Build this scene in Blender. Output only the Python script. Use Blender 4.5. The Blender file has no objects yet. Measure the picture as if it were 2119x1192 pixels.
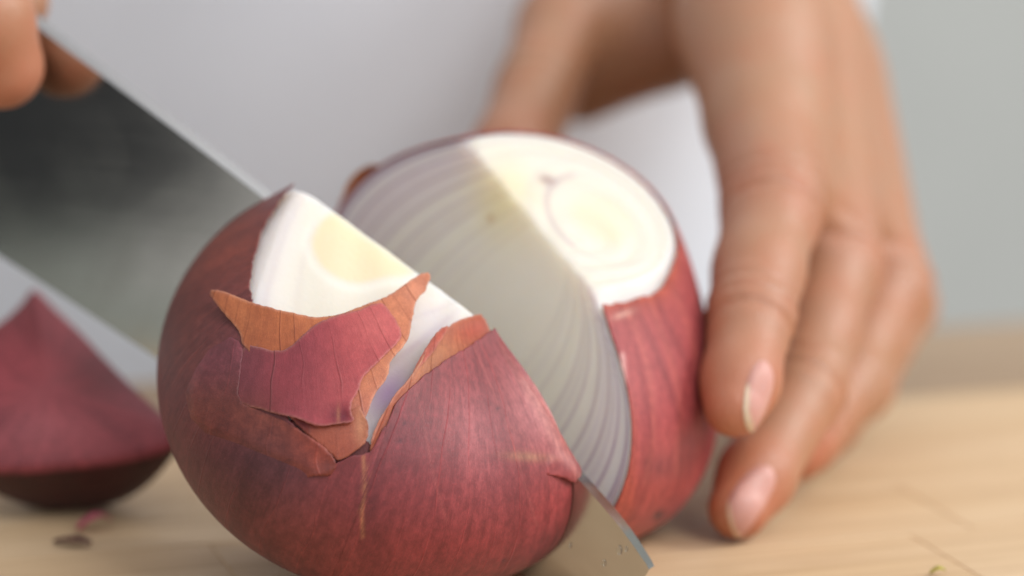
import bpy, bmesh, math, random
import numpy as np
from mathutils import Vector, Matrix, noise as mnoise
from mathutils.geometry import delaunay_2d_cdt

random.seed(7); rng = np.random.default_rng(7)
SC = bpy.context.scene
COL = SC.collection
R = math.radians

# ------------------------------------------------------------------ camera
CAM = np.array([0.02118, -0.52209, 0.15113]); PITCH = 0.19027
cam = bpy.data.cameras.new('camera'); camo = bpy.data.objects.new('camera', cam); COL.objects.link(camo)
camo.location = CAM; camo.rotation_euler = (math.pi/2-PITCH, 0, 0)
cam.lens = 100; cam.sensor_width = 36; cam.clip_start = 0.02; cam.clip_end = 50
cam.dof.use_dof = True; cam.dof.focus_distance = 0.496; cam.dof.aperture_fstop = 5.3; cam.dof.aperture_blades = 9
SC.camera = camo
# ------------------------------------------------------------------ world and lamps
W = bpy.data.worlds.new('World'); SC.world = W; W.use_nodes = True
wn = W.node_tree; bg = wn.nodes['Background']
tc = wn.nodes.new('ShaderNodeTexCoord'); vm = wn.nodes.new('ShaderNodeVectorMath'); vm.operation = 'DOT_PRODUCT'
vm.inputs[1].default_value = (0.80, 0.10, 0.55)
rp = wn.nodes.new('ShaderNodeValToRGB')
rp.color_ramp.elements[0].position = 0.0; rp.color_ramp.elements[0].color = (0.60, 0.575, 0.55, 1)
rp.color_ramp.elements[1].position = 1.0; rp.color_ramp.elements[1].color = (0.84, 0.88, 0.95, 1)
mr = wn.nodes.new('ShaderNodeMapRange'); mr.inputs[1].default_value = -0.9; mr.inputs[2].default_value = 0.9
wn.links.new(tc.outputs['Generated'], vm.inputs[0]); wn.links.new(vm.outputs['Value'], mr.inputs[0])
wn.links.new(mr.outputs[0], rp.inputs[0]); wn.links.new(rp.outputs[0], bg.inputs[0]); bg.inputs[1].default_value = 1.0

def area(name, loc, target, size, power, color):
    l = bpy.data.lights.new(name, 'AREA'); l.shape = 'RECTANGLE'; l.size = size[0]; l.size_y = size[1]
    l.energy = power; l.color = color
    o = bpy.data.objects.new(name, l); COL.objects.link(o); o.location = loc
    o.rotation_euler = (Vector(target)-Vector(loc)).to_track_quat('-Z', 'Y').to_euler()
    return o
area('window_light', (1.10, -1.25, 1.70), (0.02, 0.05, 0.03), (.9, .9), 20, (1.0, 0.98, 0.95))
area('added_side_light', (1.60, 0.02, 1.15), (0.02, 0.05, 0.03), (.6, .6), 21, (1.0, 0.98, 0.95))  # added lamp to whiten finger ridges and top faces; no window known there
SC.view_settings.view_transform = 'Standard'; SC.view_settings.look = 'None'
SC.view_settings.exposure = 0.02; SC.view_settings.gamma = 1
SC.cycles.max_bounces = 8; SC.cycles.use_denoising = True

# ------------------------------------------------------------------ helpers: projection
FPX = 100/36*2119
CF = np.array([0, math.cos(PITCH), -math.sin(PITCH)]); CU = np.array([0, math.sin(PITCH), math.cos(PITCH)]); CR = np.array([1., 0, 0])
def proj(P):
    d = P-CAM; D = d@CF
    return np.stack([1059.5+FPX*(d@CR)/D, 596-FPX*(d@CU)/D], -1)
def rays(px):
    px = np.atleast_2d(np.asarray(px, float))
    return (px[:, :1]-1059.5)/FPX*CR+CF+(596-px[:, 1:2])/FPX*CU
def at(x, y, D): return CAM+rays((x, y))[0]*D
def at_z(x, y, z=0.0):
    d = rays((x, y))[0]; return CAM+d*(z-CAM[2])/d[2]

def srgb(r, g, b):
    f = lambda c: ((c/255+0.055)/1.055)**2.4 if c > 10.3 else c/255/12.92
    return np.array([f(r), f(g), f(b)])
# ------------------------------------------------------------------ helpers: objects
def setp(o, label=None, cat=None, group=None, kind=None):
    if label: o['label'] = label
    if cat: o['category'] = cat
    if group: o['group'] = group
    if kind: o['kind'] = kind
    return o
def empty(name, loc=(0, 0, 0), label=None, cat=None, group=None):
    o = bpy.data.objects.new(name, None); COL.objects.link(o); o.location = loc; o.empty_display_size = 0.01
    return setp(o, label, cat, group)
def mesh_obj(name, V, Fc, mat=None, parent=None, smooth=True, col=None, ml=None, g=None, sharp=None):
    me = bpy.data.meshes.new(name)
    me.from_pydata([tuple(v) for v in np.asarray(V, float).tolist()], [], [tuple(f) for f in (Fc.tolist() if hasattr(Fc, 'tolist') else Fc)])
    me.validate(clean_customdata=False)
    if smooth: me.shade_smooth()
    if col is not None and len(me.vertices) == len(col):
        a = me.color_attributes.new('Col', 'FLOAT_COLOR', 'POINT')
        a.data.foreach_set('color', np.concatenate([col, np.ones((len(col), 1))], 1).astype(np.float32).ravel())
    if ml is not None:
        a = me.attributes.new('ml', 'FLOAT_VECTOR', 'POINT'); a.data.foreach_set('vector', np.asarray(ml, np.float32).ravel())
    if g is not None:
        a = me.attributes.new('ring', 'FLOAT', 'POINT'); a.data.foreach_set('value', np.asarray(g, np.float32).ravel())
    if sharp: me.set_sharp_from_angle(angle=R(sharp))
    me.update()
    o = bpy.data.objects.new(name, me); COL.objects.link(o)
    if mat: me.materials.append(mat)
    if parent is not None:
        o.parent = parent; o.matrix_parent_inverse = Matrix.Translation(-Vector(parent.location))
    return o
def solidify(o, t, off=-1):
    m = o.modifiers.new('thickness', 'SOLIDIFY'); m.thickness = t; m.offset = off; m.use_even_offset = False
def smooth_noise(P, s, seed=0):
    return np.array([mnoise.noise(Vector((p[0]*s+seed*17.3, p[1]*s+seed*3.1, p[2]*s))) for p in P])

# ------------------------------------------------------------------ materials
class N:
    def __init__(s, name):
        s.m = bpy.data.materials.new(name); s.m.use_nodes = True; s.t = s.m.node_tree
        s.b = s.t.nodes['Principled BSDF']; s.out = s.t.nodes['Material Output']
    def n(s, typ, **kw):
        x = s.t.nodes.new('ShaderNode'+typ)
        for k, v in kw.items():
            if k.startswith('i_'):
                key = k[2:]; key = int(key) if key.isdigit() else key.replace('_', ' ')
                x.inputs[key].default_value = v
            else: setattr(x, k, v)
        return x
    def l(s, a, b): s.t.links.new(a, b)
    def attr(s, name): return s.n('Attribute', attribute_name=name)
    def mapping(s, src, sc, loc=(0, 0, 0)):
        m = s.n('Mapping'); m.inputs['Scale'].default_value = sc; m.inputs['Location'].default_value = loc
        s.l(src, m.inputs['Vector']); return m.outputs[0]
    def noise(s, vec, scale=1., detail=4., rough=.5, dist=0.):
        x = s.n('TexNoise'); x.inputs['Scale'].default_value = scale; x.inputs['Detail'].default_value = detail
        x.inputs['Roughness'].default_value = rough; x.inputs['Distortion'].default_value = dist
        if vec is not None: s.l(vec, x.inputs['Vector'])
        return x.outputs['Fac']
    def rng(s, src, a, b, c, d, clamp=True):
        m = s.n('MapRange'); m.clamp = clamp
        for i, v in enumerate((a, b, c, d)): m.inputs[i+1].default_value = v
        s.l(src, m.inputs[0]); return m.outputs[0]
    def math(s, op, a, b=None):
        m = s.n('Math', operation=op)
        for i, v in enumerate((a, b)):
            if v is None: continue
            if isinstance(v, (int, float)): m.inputs[i].default_value = v
            else: s.l(v, m.inputs[i])
        return m.outputs[0]
    def mix(s, fac, a, b, blend='MIX'):
        m = s.n('Mix', data_type='RGBA', blend_type=blend)
        for idx, v in ((0, fac), (6, a), (7, b)):
            if isinstance(v, (int, float)): m.inputs[idx].default_value = v
            elif isinstance(v, (tuple, list, np.ndarray)): m.inputs[idx].default_value = (*[float(q) for q in v[:3]], 1)
            else: s.l(v, m.inputs[idx])
        return m.outputs[2]
    def bump(s, h, strength, dist, normal=None):
        b = s.n('Bump'); b.inputs['Strength'].default_value = strength; b.inputs['Distance'].default_value = dist
        s.l(h, b.inputs['Height'])
        if normal is not None: s.l(normal, b.inputs['Normal'])
        return b.outputs[0]
    def set(s, **kw):
        for k, v in kw.items():
            i = s.b.inputs[k.replace('_', ' ')]
            if hasattr(v, 'is_output'): s.l(v, i)
            elif isinstance(v, (tuple, list, np.ndarray)) and i.type == 'RGBA': i.default_value = (*[float(q) for q in v[:3]], 1)
            else: i.default_value = v

def onion_skin_mat(name, transl=0.0, rough=.43, vein_dark=False, grain=.62, dens=.20, fs=1.):
    """ml attribute: (lon*1000*radius, colat*..., 0) in mm along the onion"""
    m = N(name); ml = m.attr('ml').outputs['Vector']; col = m.mix(1.0, m.attr('Col').outputs['Color'], (.80, .70, .69) if not transl else (.98, .93, .9), 'MULTIPLY')
    fib = m.noise(m.mapping(ml, (3.2, .16, 1)), 1.0, 6, .7)             # fibres along the meridians
    broad = m.noise(m.mapping(ml, (.30, .030, 1)), 1.0, 4, .6, .5)
    speck = m.noise(m.mapping(ml, (6.0, 2.6, 1)), 1.0, 3, .8)
    blot = m.noise(m.mapping(ml, (.12, .10, 1), (7, 3, 0)), 1.0, 4, .55)
    mot = m.noise(m.mapping(ml, (.9, .55, 1), (4, 8, 2)), 1.0, 6, .72)
    k_ = lambda v: tuple(1+(q-1)*fs for q in v)
    c = m.mix(m.rng(fib, .36, .64, 0, 1.), m.mix(1.0, col, k_((.94, .90, .90)), 'MULTIPLY'), m.mix(1.0, col, k_((1.08, 1.06, 1.06)), 'MULTIPLY'))
    c = m.mix(m.rng(mot, .40, .62, 0, 1.), m.mix(1.0, c, k_((.78, .68, .72)), 'MULTIPLY'), m.mix(1.0, c, k_((1.18, 1.20, 1.20)), 'MULTIPLY'))
    c = m.mix(m.rng(broad, .44, .60, 0, .6*fs), c, m.mix(1.0, c, (.60, .46, .52), 'MULTIPLY'))
    c = m.mix(m.rng(blot, .5, .72, 0, .5), c, m.mix(1.0, c, (.74, .62, .70), 'MULTIPLY'))
    c = m.mix(m.rng(speck, .50, .66, 0, .95*grain), c, m.mix(1.0, c, (1.5, 1.6, 1.6), 'MULTIPLY'))
    # longitudinal veins
    sep = m.n('SeparateXYZ'); m.l(ml, sep.inputs[0])
    wob = m.noise(m.mapping(ml, (.05, .06, 1)), 1.0, 2, .5)
    w = m.math('ADD', m.math('MULTIPLY', sep.outputs[0], dens), m.math('MULTIPLY', wob, .9))
    vo = m.n('TexVoronoi', voronoi_dimensions='1D', feature='DISTANCE_TO_EDGE'); vo.inputs['Scale'].default_value = 1.0
    m.l(w, vo.inputs['W'])
    line = m.rng(vo.outputs['Distance'], 0.0, .16*dens, 1, 0)
    gate = m.rng(m.noise(m.mapping(ml, (.3, .05, 1), (2, 9, 1)), 1., 2, .5), .38, .60, 0, 1)
    vein = m.math('MULTIPLY', line, gate)
    mul = (.50, .34, .30) if vein_dark else (1.42, 1.30, 1.25)
    c = m.mix(m.math('MULTIPLY', vein, .85 if vein_dark else .75), c, m.mix(1.0, c, mul, 'MULTIPLY'))
    hgt = m.math('ADD', m.math('MULTIPLY', fib, .5), m.math('MULTIPLY', vein, .9))
    hgt = m.math('ADD', hgt, m.math('MULTIPLY', speck, .6))
    nb = m.bump(hgt, .35, .0004)
    m.set(Base_Color=c, Roughness=m.rng(speck, .3, .7, rough-.06, rough+.14), Specular_IOR_Level=.5, Normal=nb,
          Subsurface_Weight=.04, Subsurface_Radius=(1, .35, .25), Subsurface_Scale=.001, Sheen_Weight=.06)
    if transl:
        tr = m.n('BsdfTranslucent'); m.l(c, tr.inputs[0]); m.l(nb, tr.inputs['Normal'])
        mx = m.n('MixShader'); mx.inputs[0].default_value = transl
        m.l(m.b.outputs[0], mx.inputs[1]); m.l(tr.outputs[0], mx.inputs[2]); m.l(mx.outputs[0], m.out.inputs[0])
    return m.m
M_SKIN = onion_skin_mat('red_onion_skin')
M_DRY = onion_skin_mat('dry_orange_skin', transl=.30, rough=.36, vein_dark=True, grain=.45, dens=.40, fs=.45)
M_FLAP = onion_skin_mat('thin_red_skin', transl=.20, rough=.40, vein_dark=True, grain=.35, dens=.24, fs=.45)

def flesh_mat(name):
    m = N(name); col = m.attr('Col').outputs['Color']; tcx = m.n('TexCoord').outputs['Object']
    n1 = m.noise(tcx, 900, 3, .6); n2 = m.noise(tcx, 160, 3, .5)
    c = m.mix(m.rng(n2, .35, .7, 0, .22), col, m.mix(1., col, (.90, .88, .84), 'MULTIPLY'))
    nb = m.bump(n1, .25, .0003)
    m.set(Base_Color=c, Roughness=m.rng(n2, .3, .7, .30, .46), Specular_IOR_Level=.45, Normal=nb, Subsurface_Weight=.85,
          Subsurface_Radius=(1, .82, .62), Subsurface_Scale=.010)
    return m.m
M_FLESH = flesh_mat('white_onion_flesh')

def hand_mat():
    m = N('hand_skin'); col = m.attr('Col').outputs['Color']; tcx = m.n('TexCoord').outputs['Object']
    n1 = m.noise(tcx, 120, 4, .6); n2 = m.noise(tcx, 900, 3, .6); n3 = m.noise(tcx, 40, 3, .5)
    c = m.mix(m.rng(n1, .4, .7, 0, .5), col, m.mix(1., col, (1.08, .82, .74), 'MULTIPLY'))
    c = m.mix(m.rng(n3, .4, .65, 0, .35), c, m.mix(1., c, (1.02, 1.06, .98), 'MULTIPLY'))
    vo = m.n('TexVoronoi', feature='DISTANCE_TO_EDGE'); vo.inputs['Scale'].default_value = 1100; m.l(tcx, vo.inputs['Vector'])
    h = m.math('ADD', m.math('MULTIPLY', n2, .6), m.rng(vo.outputs['Distance'], 0, .2, 0, .6))
    m.set(Base_Color=c, Roughness=m.rng(n1, .3, .7, .34, .46), Specular_IOR_Level=.5, Normal=m.bump(h, .30, .0003),
          Subsurface_Weight=.10, Subsurface_Radius=(1, .45, .3), Subsurface_Scale=.003)
    return m.m
M_HAND = hand_mat()
def nail_mat():
    m = N('finger_nail'); col = m.attr('Col').outputs['Color']
    m.set(Base_Color=col, Roughness=.42, Specular_IOR_Level=.5, Coat_Weight=.1, Coat_Roughness=.2, Subsurface_Weight=.3,
          Subsurface_Radius=(1, .5, .4), Subsurface_Scale=.002)
    return m.m
M_NAIL = nail_mat()
def steel_mat():
    m = N('blade_steel'); tcx = m.n('TexCoord').outputs['Object']
    n1 = m.noise(m.mapping(tcx, (30, 30, 900)), 1., 3, .6); n2 = m.noise(tcx, 35, 4, .6, .6)
    n3 = m.noise(tcx, 400, 2, .5)
    c = m.mix(m.rng(n2, .4, .7, 0, .4), (.50, .50, .48), (.40, .40, .37))
    r = m.math('ADD', m.rng(n1, .3, .7, .10, .12), m.rng(n2, .45, .75, 0, .05))
    m.set(Base_Color=c, Metallic=1., Roughness=r, Normal=m.bump(n3, .03, .0001))
    return m.m
M_STEEL = steel_mat()
def simple(name, color, rough=.6, nscale=60, namp=.15, bump=.1, **kw):
    m = N(name); tcx = m.n('TexCoord').outputs['Object']; n1 = m.noise(tcx, nscale, 4, .6)
    c = m.mix(m.rng(n1, .35, .7, 0, 1), color, tuple(float(v)*(1-namp) for v in color))
    m.set(Base_Color=c, Roughness=rough, Normal=m.bump(n1, bump, .001), **kw); return m.m
mj = N('onion_juice'); mj.set(Base_Color=(.9, .88, .8), Roughness=.03, Transmission_Weight=.9, IOR=1.34); M_JUICE = mj.m
def cloth_mat():
    m = N('white_cotton'); tcx = m.n('TexCoord').outputs['Object']
    w1 = m.n('TexWave'); w1.inputs['Scale'].default_value = 700; m.l(tcx, w1.inputs[0]); n1 = m.noise(tcx, 14, 3, .5)
    c = m.mix(m.rng(n1, .35, .7, 0, 1), (.82, .85, .91), (.77, .80, .86))
    m.set(Base_Color=c, Roughness=.85, Normal=m.bump(w1.outputs['Fac'], .15, .0004), Sheen_Weight=.2); return m.m
M_CLOTH = cloth_mat()
def wood_mat(name, c1, c2, c3):
    m = N(name); oi = m.n('ObjectInfo').outputs['Random']; tcx = m.n('TexCoord').outputs['Object']
    off = m.n('CombineXYZ'); m.l(m.math('MULTIPLY', oi, 13.7), off.inputs[0]); m.l(m.math('MULTIPLY', oi, 7.1), off.inputs[1]); m.l(m.math('MULTIPLY', oi, 3.3), off.inputs[2])
    va = m.n('VectorMath', operation='ADD'); m.l(tcx, va.inputs[0]); m.l(off.outputs[0], va.inputs[1]); v = va.outputs[0]
    g1 = m.noise(m.mapping(v, (9, 190, 60)), 1., 5, .6, .8); g2 = m.noise(m.mapping(v, (3.5, 38, 20)), 1., 3, .5, 1.2)
    pore = m.noise(m.mapping(v, (70, 1500, 300)), 1., 2, .5)
    c = m.mix(m.rng(g2, .3, .7, 0, 1), c1, c2)
    c = m.mix(m.rng(g1, .45, .72, 0, .6), c, c3)
    c = m.mix(m.rng(pore, .58, .74, 0, .45), c, m.mix(1., c, (.72, .66, .58), 'MULTIPLY'))
    c = m.mix(m.rng(oi, 0, 1, 0, .22), c, m.mix(1., c, (.86, .80, .74), 'MULTIPLY'))
    m.set(Base_Color=c, Roughness=m.rng(g1, .3, .7, .48, .62), Specular_IOR_Level=.35, Normal=m.bump(m.math('ADD', g1, pore), .12, .0004)); return m.m
M_WOOD = wood_mat('pale_board_wood', (.68, .50, .31), (.60, .42, .24), (.46, .30, .165))
M_WOOD2 = wood_mat('leg_and_shade_row_wood', (.40, .29, .19), (.33, .235, .15), (.25, .17, .105))
M_GLUE = simple('pale_joint', (.66, .52, .36), .6)

# ------------------------------------------------------------------ onion shape
CO = np.array([-0.13244, -0.08078, -0.21723, 0.02368, 0.10526, -0.05438, -0.04796, -0.04656, 0.05193, -0.01426, 0.06598, -0.07782, 0.03341, -0.02213])[1:]
Q = [0.02118, -0.52209, 0.15113, 0.19027, 0.49607, 0.48852, 0.18011, 0.5694, 0.00831, 0.54252, 0.01996, 0.01399, 0.03924, -0.17058, 0.31906, -0.13244]
R0 = .041
def basis(D):
    x, y, z = D.T
    L = [z, (3*z**2-1)/2, (5*z**3-3*z)/2, (35*z**4-30*z**2+3)/8, (63*z**5-70*z**3+15*z)/8]
    L += [x*y, x*x-y*y, x*z, y*z, x*(5*z*z-1), y*(5*z*z-1), x**3-3*x*y*y, 3*x*x*y-y**3]
    return np.stack(L, -1)
def rad(D): return R0*(1+basis(D)@CO)
aB, tT, sT = Q[4], Q[5], Q[6]
U = np.array([math.cos(aB), -math.sin(aB), 0]); NN = np.array([-math.sin(aB), -math.cos(aB), 0]); Z = np.array([0, 0, 1.])
ax = math.sin(tT)*U+math.cos(tT)*Z; AX = math.cos(sT)*ax+math.sin(sT)*NN
X_ = np.cross(NN, AX); X_ /= np.linalg.norm(X_); Y_ = np.cross(AX, X_)
FR = np.stack([X_, Y_, AX], 1)
OFF = Q[8]
i_ = np.arange(6000)+.5; ph_ = np.arccos(1-2*i_/6000); th_ = math.pi*(1+5**.5)*i_
DD = np.stack([np.cos(th_)*np.sin(ph_), np.sin(th_)*np.sin(ph_), np.cos(ph_)], -1)
CEN = np.array([0, 0, -((rad(DD)[:, None]*DD)@FR.T)[:, 2].min()])
def rod(v):
    v = np.array(v); th = np.linalg.norm(v); k = v/th; K = np.array([[0, -k[2], k[1]], [k[2], 0, -k[0]], [-k[1], k[0], 0]])
    return np.eye(3)+math.sin(th)*K+(1-math.cos(th))*K@K
R2 = rod(Q[13:16]); T2 = np.array(Q[10:13])

class Half:
    """one onion half: rotation/translation of the shared bulb shape; side=+1 front (n.P>=off), -1 back"""
    def __init__(s, side, Rm, T, h, gap):
        s.side = side; s.Rm = Rm; s.T = T; s.h = h; s.F = Rm@FR; s.n = Rm@NN; s.off = OFF+gap; s.ax = s.F[:, 2]; s.pn = s.ax
    def loc(s, P): return (P-s.T)@s.F            # world -> bulb local
    def set_top(s, A, B, C_):
        n = np.cross(B-A, C_-A); n /= np.linalg.norm(n); n = n if n@s.ax > 0 else -n; s.pn = n; s.h = (A-s.T)@n
    def hit(s, px, d=0.0):
        """intersect camera rays with the bulb surface offset by d"""
        dr = rays(px); dr = dr/np.linalg.norm(dr, axis=1)[:, None]
        w = CAM-s.T; tm = -(dr@w)                       # closest approach
        t0 = tm-0.06; t1 = tm.copy()
        f = lambda t: (lambda L: np.linalg.norm(L, axis=1)-s.r(L, d))(s.loc(CAM+dr*t[:, None]))
        # march to first crossing
        ts = np.linspace(0, 1, 90); best = t1.copy(); prev = t0.copy(); found = np.zeros(len(t0), bool)
        for k in ts[1:]:
            t = t0+(t1-t0)*k; v = f(t); new = (v < 0) & ~found
            best[new] = t[new]; found |= new; prev = np.where(found, prev, t)
        a = prev; b = best
        for _ in range(18):
            mid = (a+b)/2; v = f(mid) < 0; b = np.where(v, mid, b); a = np.where(v, a, mid)
        P = CAM+dr*b[:, None]
        return P, found
    def r(s, L, d):
        n = np.linalg.norm(L, axis=1)[:, None]; return rad(L/n)+d
    def lonlat(s, P):
        L = s.loc(P); n = np.linalg.norm(L, axis=1); return np.arctan2(L[:, 1], L[:, 0]), np.arccos(np.clip(L[:, 2]/n, -1, 1))
    def world(s, L): return L@s.F.T+s.T
    def normal(s, P):
        L = s.loc(P); e = 1e-4; f = lambda q: np.linalg.norm(q, axis=1)-s.r(q, 0)
        g = np.stack([f(L+np.eye(3)[k]*e)-f(L-np.eye(3)[k]*e) for k in range(3)], -1); g /= np.linalg.norm(g, axis=1)[:, None]
        return g@s.F.T
FRONT = Half(+1, np.eye(3), CEN, Q[7]*R0, .0002)
BACK = Half(-1, R2, T2, Q[9]*R0, .0)

def on_cut(x, y):
    d = rays((x, y))[0]; o = CEN+NN*OFF; return CAM+d*(((o-CAM)@NN)/(d@NN))
FRONT.set_top(on_cut(622, 378), on_cut(990, 650), FRONT.hit([(522, 585)])[0][0])
ob_ = T2+BACK.n*BACK.off
def on_cut2(x, y):
    d = rays((x, y))[0]; return CAM+d*(((ob_-CAM)@BACK.n)/(d@BACK.n))
BACK.set_top(on_cut2(965, 289), on_cut2(1256, 632), BACK.hit([(1390, 535)])[0][0])
def ml_of(h, P):
    lo, la = h.lonlat(P); return np.stack([lo*38, la*38, np.zeros(len(lo))], -1)

def seg_dist(P, poly):
    A = np.asarray(poly, float)[:-1]; B = np.asarray(poly, float)[1:]; best = np.full(len(P), 1e9)
    for a, b in zip(A, B):
        ab = b-a; t = np.clip(((P-a)@ab)/(ab@ab+1e-9), 0, 1); best = np.minimum(best, np.linalg.norm(P-(a+t[:, None]*ab), axis=1))
    return best
def sm(x, a, b):
    t = np.clip((x-a)/(b-a), 0, 1); return t*t*(3-2*t)
def smooth_line(P, k=2):
    P = np.array(P)
    for _ in range(k):
        A, B = P[:-1], P[1:]; P = np.vstack([P[:1], np.stack([.75*A+.25*B, .25*A+.75*B], 1).reshape(-1, 2), P[-1:]])
    return P
def in_poly(P, poly):
    x, y = P.T; c = np.zeros(len(P), bool); n = len(poly)
    for i in range(n):
        x1, y1 = poly[i]; x2, y2 = poly[(i+1) % n]
        m = ((y1 > y) != (y2 > y)) & (x < (x2-x1)*(y-y1)/(y2-y1+1e-12)+x1); c ^= m
    return c
def paint(C, m, color):
    m = np.clip(m, 0, 1)[:, None]; return C*(1-m)+np.asarray(color)*m
def blob(p, x, y, rx, ry, ang=0):
    c, s = math.cos(R(ang)), math.sin(R(ang)); dx, dy = p[:, 0]-x, p[:, 1]-y
    return np.exp(-(((dx*c+dy*s)/rx)**2+((-dx*s+dy*c)/ry)**2))
def jag(poly, step=6., amp=2., closed=True, seed=0):
    """subdivide a polyline and roughen it like torn skin"""
    r = np.random.default_rng(seed+3); P = [np.array(p, float) for p in poly]; out = []
    n = len(P) if closed else len(P)-1
    for i in range(n):
        a, b = P[i], P[(i+1) % len(P)]; L = np.linalg.norm(b-a); k = max(1, int(L/step)); nr = np.array([-(b-a)[1], (b-a)[0]])/max(L, 1e-6)
        off = 0
        for j in range(k):
            t = j/k
            if j: off = .6*off+amp*.6*r.standard_normal()
            out.append(a+(b-a)*t+nr*off*(math.sin(math.pi*t)**.5 if j else 0))
    if not closed: out.append(P[-1])
    return np.array(out)
def smooth_poly(poly, k=1):
    P = np.array(poly, float)
    for _ in range(k):
        Qn = np.roll(P, -1, 0); P = np.stack([.75*P+.25*Qn, .25*P+.75*Qn], 1).reshape(-1, 2)
    return P

def tri_poly(poly, step):
    """triangulated interior of a 2D polygon with a fine interior grid"""
    lo, hi = poly.min(0), poly.max(0); xs = np.arange(lo[0], hi[0], step); ys = np.arange(lo[1], hi[1], step*.87)
    G = np.array([(x+(step/2 if j % 2 else 0), y) for j, y in enumerate(ys) for x in xs])
    G = G[in_poly(G, poly)]
    if len(G): G = G[seg_dist(G, np.vstack([poly, poly[:1]])) > step*.45]
    V = [Vector(p) for p in poly.tolist()]+[Vector(p) for p in G.tolist()]
    vs, es, fs, *_ = delaunay_2d_cdt(V, [], [list(range(len(poly)))], 1, 1e-6)
    return np.array([tuple(v) for v in vs]), [tuple(f) for f in fs]

def patch(name, half, poly, off, color, mat, parent, lift=None, step=5., thick=.0001, rough_amp=.9, seed=0, pole=None, edgec=.35):
    P2 = jag(smooth_poly(poly, 1), step*.7, rough_amp, True, seed)
    V2, Fc = tri_poly(P2, step)
    W_, ok = half.hit(V2, 0)
    nr = half.normal(W_); L = np.full(len(V2), off)
    if lift is not None: L = L+lift(V2)
    P = W_+nr*L[:, None]
    # keep triangles facing outward
    f0 = Fc[0]; t = np.cross(P[f0[1]]-P[f0[0]], P[f0[2]]-P[f0[0]])
    if t@nr[f0[0]] < 0: Fc = [f[::-1] for f in Fc]
    ml = ml_of(half, W_)
    if pole is not None:
        dx, dy = V2[:, 0]-pole[0], V2[:, 1]-pole[1]; ml = np.stack([np.arctan2(dx, dy)*pole[2], np.hypot(dx, dy)*.085, np.zeros(len(V2))], -1)
    C = color(V2); ed = seg_dist(V2, np.vstack([P2, P2[:1]])); C = paint(C, edgec*np.exp(-(ed/3.0)**2), srgb(232, 186, 160))
    o = mesh_obj(name, P, Fc, mat, parent, col=C, ml=ml)
    solidify(o, thick); return o

# flesh solid -------------------------------------------------------
def ring_coord(h, P):
    """distance from the axis over the bulb's own half-width at that height (layers converge to the poles)"""
    L = h.loc(P); rho = np.linalg.norm(L[:, :2], axis=1); z = L[:, 2]
    d = np.stack([L[:, 0]/(rho+1e-9), L[:, 1]/(rho+1e-9)], -1)
    pr = np.full(len(P), R0*.9)
    for _ in range(12):
        q = np.stack([d[:, 0]*pr, d[:, 1]*pr, z], -1); l = np.linalg.norm(q, axis=1); pr = np.clip(pr*(rad(q/l[:, None])/l)**1.0, .004, .06)
    return rho/pr, z
def flesh(name, h, parent, inset, colf, NB_=420, NA=130):
    o0 = h.T+h.off*h.n
    u2 = h.Rm@U; z2 = h.Rm@Z
    b = np.linspace(0, 2*math.pi, NB_+1)[:-1]; d = np.cos(b)[:, None]*u2+np.sin(b)[:, None]*z2
    def solve(dirs):
        r = np.full(len(dirs), R0*.8)
        for _ in range(10):
            L = (o0+dirs*r[:, None]-h.T)@h.F; l = np.linalg.norm(L, axis=1); r = r*((rad(L/l[:, None])-inset)/l)
        zt = (h.h-(o0-h.T)@h.pn)/(dirs@h.pn+1e-12); top = (zt > 0) & (zt < r)
        return np.where(top, zt, r), top
    V = []; Fc = []; zone = []
    # outer
    al = np.linspace(0, math.pi/2, NA+1)[1:]
    dirs = [h.n*h.side]
    for a in al: dirs.extend(math.cos(a)*h.side*h.n+math.sin(a)*d)
    dirs = np.array(dirs); rr, top = solve(dirs); V = o0+dirs*rr[:, None]; zone = np.where(top, 2, 0)
    for j in range(NB_): Fc.append((0, 1+j, 1+(j+1) % NB_))
    for k in range(NA-1):
        a0 = 1+k*NB_; a1 = a0+NB_
        for j in range(NB_): j2 = (j+1) % NB_; Fc.append((a0+j, a1+j, a1+j2, a0+j2))
    base = 1+(NA-1)*NB_; rim = V[base:base+NB_]
    # cut cap, from rim inwards
    NC = 110; cap = []
    for k in range(1, NC): f = 1-k/NC; cap.extend(o0+(rim-o0)*f)
    cap = np.array(cap+[o0]); s0 = len(V); V = np.vstack([V, cap]); zone = np.concatenate([zone, np.ones(len(cap), int)])
    prev = base
    for k in range(NC-1):
        cur = s0+k*NB_
        for j in range(NB_): j2 = (j+1) % NB_; Fc.append((prev+j, cur+j, cur+j2, prev+j2))
        prev = cur
    for j in range(NB_): Fc.append((prev+j, len(V)-1, prev+(j+1) % NB_))
    if h.side < 0: pass
    g, z = ring_coord(h, V)
    # slight relief of the layers on the cut faces
    rel = np.where(zone == 1, -.00012*np.abs(np.sin(g*26))*sm(g, .1, .3), 0)
    V = V+h.n[None, :]*(-h.side)*rel[:, None]*1.0
    rel2 = np.where(zone == 2, .00018*np.sin(g*22), 0); V = V+h.pn[None, :]*rel2[:, None]
    C = colf(V, g, z, zone)
    me_f = Fc
    o = mesh_obj(name, V, me_f, M_FLESH, parent, col=C, ml=ml_of(h, V), g=g, sharp=38)
    bm = bmesh.new(); bm.from_mesh(o.data); bmesh.ops.recalc_face_normals(bm, faces=bm.faces)
    near_ = (np.abs((V-o0)@h.n) < .0014) & (np.abs((V-h.T)@h.pn-h.h) < .0014)      # the knife edge of the flesh is soft
    bm.verts.ensure_lookup_table(); vs_ = [bm.verts[int(i)] for i in np.where(near_)[0]]
    for _ in range(30): bmesh.ops.smooth_vert(bm, verts=vs_, factor=.5, use_axis_x=True, use_axis_y=True, use_axis_z=True)
    bm.to_mesh(o.data); bm.free()
    return o

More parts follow.
